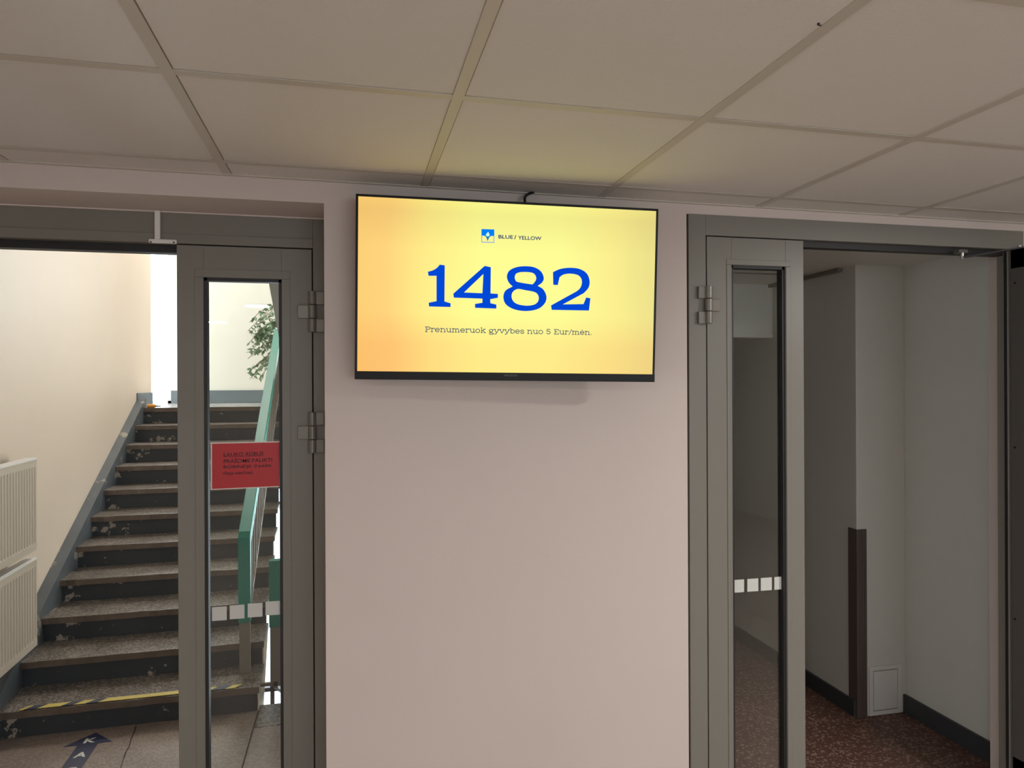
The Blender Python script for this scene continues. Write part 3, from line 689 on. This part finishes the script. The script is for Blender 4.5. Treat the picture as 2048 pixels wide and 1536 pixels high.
# sloped string along the wall
def nl(y): return 0.14+(y-NY)*RS/TR_
m = MB(ST)
ya, yb = NY-0.32, NY+TR_*10+0.10
m.prism([(ya, 0.0), (NY-0.05, 0), (yb, nl(yb)-0.30), (yb, nl(yb)+0.045), (ya+0.06, nl(ya+0.06)+0.05), (ya, max(0.0, nl(ya)+0.05))], 'x', WXL+0.001, SX0+0.012)
m.build('stringer', M['stringer'], st)
# supporting beam under the steps and the pale side slab at the foot
m = MB(ST); m.prism([(NY+0.15, 0.01), (NY+TR_*10, nl(NY+TR_*10)-0.20), (NY+TR_*10, nl(NY+TR_*10)-0.36), (NY+0.35, 0.0)], 'x', -1.35, -0.95); m.build('support_beam', M['beige'], st)
m = MB(ST)
prof = [(NY+0.03, 0.0), (NY+0.03, RS-0.036)]
prof += [(NY+TR_+0.045, RS-0.036), (NY+TR_+0.045, 2*RS-0.036), (NY+2*TR_+0.03, 2*RS-0.036), (NY+2*TR_+0.08, 2*RS-0.06), (NY+0.34, -0.10), (NY+0.03, -0.10)]
m.prism(prof, 'x', SX1-0.09, SX1-0.006); m.build('side_slab', M['beige'], st, bevel=0.003)
# landing
LY0 = NY+TR_*10
m = MB(ST); m.box(WXL, 2.0+0.1, LY0+0.03, BY+0.3, 1.40, 1.538).box(-2.8, WXL, LWY, BY+0.2, 1.40, 1.538)
struct('floor_landing', m, speckle('landing_light_in_colour', (0.70, 0.68, 0.66), (0.80, 0.79, 0.78), 90, 0.12, (0.3, 0.8), 0.08))  # daylight falling on the landing is put into this pale base colour
# landing front edge slab (top tread)
m = MB(ST); m.box(SX0, SX1, LY0, LY0+0.12, 1.506, 1.5395); tt = m.build('tread', M['tread'], st, bevel=0.003)
m = MB(ST); m.box(SX0, SX1, LY0-0.0015, LY0+0.02, 1.504, 1.5405); m.build('nosing', M['nosing'], tt)
# skirting on the landing
m = MB(ST); m.box(WXL, WXL+0.012, LY0+0.05, LWY, 1.538, 1.67); struct('baseboard_landing_left', m, M['skirt'])
m = MB(); m.box(WX1+0.001, 0.9, BY-0.014, BY, 1.54, 1.68); struct('baseboard_landing_back', m, M['skirt'])

# warning tape on the first tread
tp = thing('warning_tape', ST((-1.1, NY, RS)), 'yellow and black striped warning tape along the edge of the lowest step', 'tape')
y0 = NY+0.006; y1 = NY+0.046; xs_, xe_ = -1.62, -0.745
n_ = 0; x = xs_
ym = MB(ST); bm_ = MB(ST); pitch_ = 0.105; segs = []
x = xs_
def tq(mb, a, b, sh=0.035):
    z = RS+0.0035
    if mb is None: mb = MB(ST); mk = True
    else: mk = False
    a1 = max(xs_, a); b1 = min(xe_, b)
    mb.add([(a, y0, z), (b, y0, z), (b+sh, y1, z), (a+sh, y1, z), (a, y0, z-0.0020), (b, y0, z-0.0020), (b+sh, y1, z-0.0020), (a+sh, y1, z-0.0020)], [(0, 1, 2, 3), (4, 7, 6, 5), (0, 4, 5, 1), (1, 5, 6, 2), (2, 6, 7, 3), (3, 7, 4, 0)])
    if mk: mb.build('black_stripe', M['navy'], tp)
xs_, xe_ = -9, 9
for a, b, dark in ((-1.60, -1.575, 0), (-1.575, -1.515, 1), (-1.515, -1.41, 0), (-1.41, -1.355, 1), (-1.355, -1.30, 0), (-1.30, -1.245, 1), (-1.245, -0.72, 0), (-0.72, -0.645, 1), (-0.645, -0.60, 0)):
    tq(None if dark else ym, a, b)
ym.build('tape_strip', M['yellow'], tp)

# railing beside the flight
rl = thing('stair_railing', ST((-0.57, 4.17, RS)), 'stair railing with a sloping teal handrail and thin bars climbing to the landing', 'railing')
RX, py0 = -0.57, 4.19
zt = 0.905; sl = 0.484
end = 6.95
hr = MB(ST); 
hr.prism([(py0-0.03, 0.42), (py0+0.03, 0.42), (py0+0.03, zt-0.055), (end, zt-0.055+sl*(end-py0)), (end, zt+0.02+sl*(end-py0)), (py0-0.005, zt+0.018), (py0-0.03, zt-0.01)], 'x', RX-0.032, RX+0.032)
hr.build('handrail', M['green'], rl, bevel=0.004)
pm = MB(ST).box(RX-0.028, RX+0.028, py0-0.02, py0+0.02, RS, 0.425); MB(ST).box(RX-0.02, RX+0.02, end-0.06, end-0.02, 1.54, zt+sl*(end-py0)-0.03).build('post', M['railgrey'], rl)
pm.build('post', M['railgrey'], rl)
bl = MB(ST); y = py0+0.10
def bot(y): return nl(y)+0.085
while y < end-0.05:
    bl.box(RX-0.010, RX+0.010, y-0.007, y+0.007, bot(y), zt-0.05+sl*(y-py0)); y += 0.11
bl.build('baluster', M['railgrey'], rl)['kind'] = 'stuff'
MB(ST).prism([(py0, bot(py0)), (end-0.04, bot(end-0.04)), (end-0.04, bot(end-0.04)+0.03), (py0, bot(py0)+0.03)], 'x', RX-0.012, RX+0.012).build('bottom_rail', M['railgrey'], rl)
# railing of the flight going down
RX2, q0 = -0.405, 4.12
r2 = thing('basement_railing', (RX2, q0, 0), 'short teal railing post and bars beside the stairs leading down', 'railing')
zt2 = 0.775; e2 = 6.9
MB().prism([(q0-0.03, 0.41), (q0+0.03, 0.41), (q0+0.03, zt2-0.07), (e2, zt2-0.07-0.484*(e2-q0)), (e2, zt2-0.484*(e2-q0)), (q0+0.02, zt2), (q0-0.03, zt2)], 'x', RX2-0.032, RX2+0.032).build('handrail', M['green'], r2, bevel=0.004)
bl = MB(); y = q0+0.0
MB().box(RX2-0.026, RX2+0.026, q0-0.02, q0+0.02, 0.085, 0.412).build('post', M['railgrey'], r2)
y = q0+0.09
while y < e2:
    bl.box(RX2-0.010, RX2+0.010, y-0.008, y+0.008, 0.10-0.484*(y-q0), zt2-0.06-0.484*(y-q0)); y += 0.07
bl.build('baluster', M['railgrey'], r2)['kind'] = 'stuff'
MB().prism([(q0-0.02, 0.075), (e2, 0.075-0.484*(e2-q0)), (e2, 0.11-0.484*(e2-q0)), (q0-0.02, 0.11)], 'x', RX2-0.012, RX2+0.012).build('bottom_rail', M['railgrey'], r2)
MB().bar((SX1-0.01, q0+0.02, 0.085), (RX2, q0+0.02, 0.085), 0.02, 0.016).build('bracket', M['railgrey'], r2)
# flight going down
dn = thing('basement_staircase', (0.2, 4.08, 0), 'flight of stairs leading down to the basement at the right of the worn flight', 'staircase')
for k in range(1, 11):
    y = 4.08+TR_*(k-1); z = -RS*k
    MB().box(RX2-0.03, 0.93, y, y+TR_+0.03, z-0.05, z).build('tread', M['tread'], dn)
# upper flight seen from below
up = thing('upper_staircase', (0.2, 6.8, 1.4), 'grey underside and edge of the upper flight above the teal handrail', 'staircase')
m = MB(); 
def ul(y): return 1.54+(6.80-y)*0.484
UX0 = -0.50
m.prism([(6.80, 1.42), (6.80, 1.56), (3.6, ul(3.6)+0.10), (3.6, ul(3.6)-0.16)], 'x', UX0, 0.93)
m.build('flight_slab', mat('grey_slab_paint', (0.30, 0.28, 0.25), 0.6, noise=0.05), up)
for k in range(1, 11):
    y = 6.80-TR_*(k-1); z = 1.54+RS*k
    MB().box(UX0, 0.93, y-TR_-0.03, y, z-0.09, z).build('tread', M['tread'], up)

# radiators on the left wall
FX = -1.640
def rz(px, py):
    d = ray(px, py); t = FX/d.x; return CH+d.z*t, d.y*t
YE = rz(73.5, 1000)[1]
RTF = lambda v: Vector((v[0]-(v[1]-YE)*SA, v[1], v[2]))
def radiator(name, z0, z1, label):
    ye = YE; ys_ = 3.0; xf = -1.672; xb0 = WXL+0.025
    x0_, x1_ = -1.689, FX
    t = thing(name, (x1_, (ye+ys_)/2, z0), label, 'radiator', 'panel radiators on the left stairwell wall')
    # fluted front panel
    N = 68; pts = []
    m = MB(RTF); zt_, zb_ = z1-0.045, z0+0.035
    n_ = int((ye-ys_-0.03)/0.0333)
    prof = []
    y = ys_+0.012
    while y < ye-0.03:
        prof += [(y, 0.0), (y+0.012, 0.0), (y+0.0165, -0.009), (y+0.0265, -0.009), (y+0.031, 0.0)]; y += 0.0333
    prof.append((ye-0.01, 0.0))
    vs = []; fs = []
    zs = [(zb_, 0.0), (zb_+0.012, 1.0), (zt_-0.012, 1.0), (zt_, 0.0)]
    for yy, dx in prof:
        for zz, kk in zs: vs.append((x1_+dx*kk, yy, zz))
    for i in range(len(prof)-1):
        for j in range(3): a = i*4+j; fs.append((a, a+4, a+5, a+1))
    m.add(vs, fs)
    m.box(x1_-0.012, x1_, ys_, ye, z0, zb_).box(x1_-0.012, x1_, ys_, ye, zt_, z1-0.012).box(x1_-0.012, x1_-0.001, ye-0.012, ye, zb_, zt_).box(x1_-0.012, x1_-0.008, ys_, ye-0.012, zb_, zt_)
    m.build('front_panel', M['radiator'], t)
    MB(RTF).box(x1_-0.010, x1_+0.002, ys_, ye+0.002, z1-0.012, z1-0.004).box(x1_-0.047, x1_-0.008, ys_, ye+0.002, z1-0.006, z1).build('top_grille', M['white'], t, bevel=0.001)
    m = MB(RTF).box(x0_+0.005, x1_-0.014, ye-0.004, ye, z0+0.01, z1-0.008); m.build('side_cover', M['radiator'], t)
    m = MB(RTF).box(x0_, x0_+0.01, ys_, ye-0.02, z0+0.01, z1-0.02); m.build('back_panel', M['radiator'], t)
    m = MB(RTF)
    for yy in (ys_+0.2, ye-0.25): MB(RTF).box(-1.769, x0_+0.002, yy-0.015, yy+0.015, z0+0.05, z1-0.05).build('bracket', M['radiator'], t)
print('rad', YE, [rz(*q) for q in ((73, 915), (74, 1098), (77, 1112), (78, 1286))])
zt1, zb1, zt2_, zb2 = rz(73, 915)[0], rz(74, 1099)[0], rz(77, 1112)[0], rz(78, 1287)[0]
radiator('panel_radiator', zb1, zt1, 'cream ribbed panel radiator on the left stairwell wall, upper of the two')
radiator('panel_radiator', zb2, zt2_, 'cream ribbed panel radiator hanging just above the steps, lower of the two')

# arrow sticker on the floor
tip = at_z(192, 1465.5, 0); bl_ = at_z(123, 1536, 0); br_ = at_z(163.7, 1536, 0); base = (bl_+br_)/2
ad_ = (tip-base); ad_.z = 0; ad_.normalize(); sd_ = Vector((ad_.y, -ad_.x, 0))
print('arrow', tip, base, (br_-bl_).length)
hw = abs((br_-bl_).dot(sd_))/2
def am(u, v, h=0.0): return tip+sd_*u+ad_*v+Vector((0, 0, 0.0008+h))
wr = at_z(225, 1483, 0)-tip; wu, wv = abs(wr.dot(sd_)), wr.dot(ad_)
loop = [(0, 0), (wu, wv), (hw, wv-0.004), (hw, -0.95), (-hw, -0.95), (-hw, wv-0.004), (-wu, wv)]
ar = MB().plate([loop], lambda u, v, h: am(u, v, h-0.0006), 0.0008).build('floor_arrow', M['navy'])
tag(ar, 'navy arrow sticker with white letters on the floor in front of the stairs', 'floor sticker')
lh = hw*0.95
cents = [at_z(60+1365/11.38, 1440+470/11.38, 0), at_z(60+1110/11.38, 1440+800/11.38, 0)]
vv = [(c-tip).dot(ad_) for c in cents]; step_ = vv[1]-vv[0]
for i, ch in enumerate('KASA'):
    vc = vv[0]+step_*i; m = MB(); text_to(m, ch, lambda u, v, h: am(u, v, h), -lh*0.62, lh*0.62, vc-lh*0.58, vc+lh*0.58, 0.0006, bold=0.03); m.build('letter', M['vinyl'], ar)

# small orange object at the left end of the landing edge
oc = ST((SX0+0.07, LY0+0.03, 1.54))
o = thing('orange_object', oc, 'tiny orange and black object lying at the left end of the top step', 'tool')
MB().cyl((oc.x-0.035, oc.y, oc.z+0.016), (oc.x+0.03, oc.y, oc.z+0.016), 0.016, 12).build('orange_body', M['orange'], o, bevel=0.003)
MB().cyl((oc.x+0.03, oc.y, oc.z+0.014), (oc.x+0.075, oc.y+0.01, oc.z+0.012), 0.009, 10, 0.004).build('dark_tip', M['black'], o)

# potted ficus on the landing
fc = Vector((-0.45, 7.75, 1.54))
fi = thing('potted_ficus', fc, 'leafy green ficus on the landing behind the teal handrail', 'plant')
MB().cyl(fc, fc+Vector((0, 0, 0.26)), 0.12, 24, 0.16).build('pot', M['pot'], fi, bevel=0.004)
MB().cyl(fc+Vector((0, 0, 0.262)), fc+Vector((0, 0, 0.27)), 0.14, 24).build('soil', M['soil'], fi)
stem = MB().tube([fc+Vector((0, 0, 0.26)), fc+Vector((-0.03, -0.01, 0.45)), fc+Vector((-0.05, 0, 0.65)), fc+Vector((-0.08, -0.02, 0.9))], [0.018, 0.015, 0.012, 0.007], 8)
lv = MB(); rnd = random.Random(3)
for i in range(60):
    a = rnd.uniform(0, 2*math.pi); s0 = fc+Vector((-0.04, 0, rnd.uniform(0.35, 0.95)))
    ln = rnd.uniform(0.22, 0.45)
    if i < 30: a = math.pi+rnd.uniform(-0.8, 0.8); ln = rnd.uniform(0.35, 0.58); pts = []
    for k in range(6):
        t = k/5; pts.append(s0+Vector((math.cos(a)*ln*t, math.sin(a)*ln*t*0.7, 0.22*math.sin(t*2.0)*ln*1.6-0.50*t*t*ln)))
    stem.tube(pts, 0.003, 5)
    for k in range(30):
        t = rnd.uniform(0.15, 1.0); j = min(4, int(t*5)); c = pts[j].lerp(pts[j+1], t*5-j)
        dr = Vector((rnd.uniform(-1, 1), rnd.uniform(-1, 1), rnd.uniform(-1.3, 0.2))).normalized(); L_ = rnd.uniform(0.045, 0.07); wv_ = dr.cross(Vector((rnd.uniform(-1, 1), rnd.uniform(-1, 1), rnd.uniform(-1, 1)))).normalized()*L_*0.24; up_ = dr.cross(wv_).normalized()*0.004
        lv.add([c, c+dr*L_*.4+wv_+up_, c+dr*L_, c+dr*L_*.4-wv_+up_, c+dr*L_*.45], [(0, 1, 4), (1, 2, 4), (2, 3, 4), (3, 0, 4)])
stem.build('trunk', M['bark'], fi); lv.build('foliage', M['leaf'], fi)

# ============================================================ RIGHT CORRIDOR
CX = 2.555; CY = 3.205; NX = 2.845; CZ = 2.345
struct('floor_corridor', MB().box(1.17, 3.0, WY, 7.2, -0.1, 0.0), M['redfloor'])
m = MB().box(CX, 3.0, CY, 7.2, 0, 2.6).box(NX, 3.0, DEP-0.12, CY, 0, 2.6)
struct('wall_corridor_right', m, M['corr'], bevel=0.004)
struct('wall_corridor_end', MB().box(1.17, 3.0, 7.2, 7.35, 0, 2.6), M['corr'])
struct('wall_corridor_left', MB().box(1.10, 1.171, DEP, 7.2, 0, 2.6), M['corr'])
struct('ceiling_corridor', MB().box(1.17, 3.0, DEP, 7.2, CZ, 2.6), M['corr'])
struct('trim_2', MB().box(1.17, CX, 3.55, 3.565, CZ-0.006, CZ+0.0).box(CX-0.03, CX-0.001, CY+0.1, 7.2, CZ-0.02, CZ-0.001), M['railgrey'])
struct('baseboard_corridor', MB().box(CX-0.014, CX, CY+0.01, 7.2, 0, 0.085).box(NX-0.014, NX, DEP-0.0, CY, 0, 0.095), M['darkskirt'])
# bulkhead box
bh = MB(); yb_ = 3.95
P1 = at_y(1553, 560, yb_); P2 = at_y(1553, 676, yb_)
bh.box(1.172, P1.x, yb_, yb_+0.5, P2.z, P1.z)
bo = struct('trim_3', bh, M['corr'], bevel=0.003)
m = MB(); a = 0.03
m.box(1.172, P1.x-a, yb_-0.004, yb_+0.001, P2.z+a, P2.z+a+0.008).box(P1.x-a-0.008, P1.x-a, yb_-0.004, yb_+0.001, P2.z+a, P1.z-a)
m.build('trim_edge', M['corr'], bo)
# corner guard
cg = MB().box(CX-0.006, CX-0.0005, CY-0.006, CY+0.060, 0.0, 0.965)
g = thing('corner_guard', (CX, CY, 0), 'tall dark brown corner guard on the corridor wall corner', 'corner guard')
MB().prism([(CX-0.005, CY-0.005), (CX+0.055, CY-0.005), (CX+0.055, CY-0.0005), (CX-0.0005, CY-0.0005), (CX-0.0005, CY+0.06), (CX-0.005, CY+0.06)], 'z', 0.0, 0.975).build('guard_profile', M['brownsteel'], g)
m = MB()
for i in range(4): m.box(CX+0.006+i*0.012, CX+0.011+i*0.012, CY-0.0065, CY-0.0045, 0.0, 0.974)
m.build('guard_ribs', M['brownsteel'], g)
# access hatch
def HP(px, py): return at_y(px, py, CY-0.006)
hx0, hx1 = HP(1739, 1400).x, HP(1803, 1400).x
hz1 = HP(1770, 1331).z; hz0 = 0.004
hc = thing('access_hatch', ((hx0+hx1)/2, CY, 0), 'small white access hatch at floor level beside the brown corner guard', 'hatch')
MB().box(hx0, hx0+0.022, CY-0.008, CY, hz0, hz1).box(hx1-0.022, hx1, CY-0.008, CY, hz0, hz1).box(hx0+0.022, hx1-0.022, CY-0.008, CY, hz1-0.022, hz1).box(hx0+0.022, hx1-0.022, CY-0.008, CY, hz0, hz0+0.022).build('hatch_frame', M['white'], hc)
MB().box(hx0+0.026, hx1-0.026, CY-0.007, CY, hz0+0.026, hz1-0.026).build('hatch_door', M['white'], hc)
MB().box(hx0+0.021, hx1-0.021, CY-0.002, CY-0.0003, hz0+0.021, hz1-0.021).build('hatch_gap', M['gap'], hc)

# ============================================================ CEILING LAMPS (behind the camera)
def lamp(x, y, e, label):
    z = zc(x)-0.001
    t = thing('ceiling_downlight', (x, y, z), label, 'ceiling light', 'round downlights in the room ceiling')
    m = MB(); n_ = 40; vs = []
    for r_, h_ in ((0.115, 0.0), (0.115, -0.006), (0.098, -0.009), (0.098, 0.0)):
        vs += [(x+r_*math.cos(2*math.pi*i/n_), y+r_*math.sin(2*math.pi*i/n_), z+h_) for i in range(n_)]
    fs = [(a*n_+i, a*n_+(i+1) % n_, (a+1)*n_+(i+1) % n_, (a+1)*n_+i) for a in range(3) for i in range(n_)]
    m.add(vs, fs).build('lamp_ring', M['white'], t)
    MB().cyl((x, y, z-0.004), (x, y, z-0.001), 0.097, 40).build('lamp_diffuser', M['lamp'], t)
    a = area('lamp_light', (x, y, z-0.012), (0, 0, 0), 0.19, 0.19, e*1.14, (1.0, 0.965, 0.92), 'DISK')
lamp(-0.73, -0.94, 24, 'round white downlight in the ceiling tiles left of the camera')
lamp(-1.32, -2.60, 20, 'round white downlight in the ceiling tiles far behind on the left')
lamp(2.62, 1.0, 34, 'round white downlight in the ceiling tiles near the right doorway')
lamp(2.6, -1.6, 22, 'round white downlight in the ceiling tiles behind on the right')

t = thing('fill_panel', (-0.9, 7.6, 5.2), 'unseen square light panel added on the stairwell ceiling as fill', 'ceiling light')  # added panel out of view, brightens the landing and stairwell walls
MB().box(-1.2, -0.6, 7.3, 7.9, 5.17, 5.199).build('fill_panel_frame', M['white'], t)
MB().box(-1.18, -0.62, 7.32, 7.88, 5.16, 5.171).build('fill_panel_diffuser', M['lamp'], t)
area('stairwell_fill_light', (-0.9, 7.6, 5.15), (0, 0, 0), 0.55, 0.55, 75, (1.0, 0.95, 0.88))  # fill light of the added panel
for o in sc.objects:
    if '_o' in o.keys(): del o['_o']
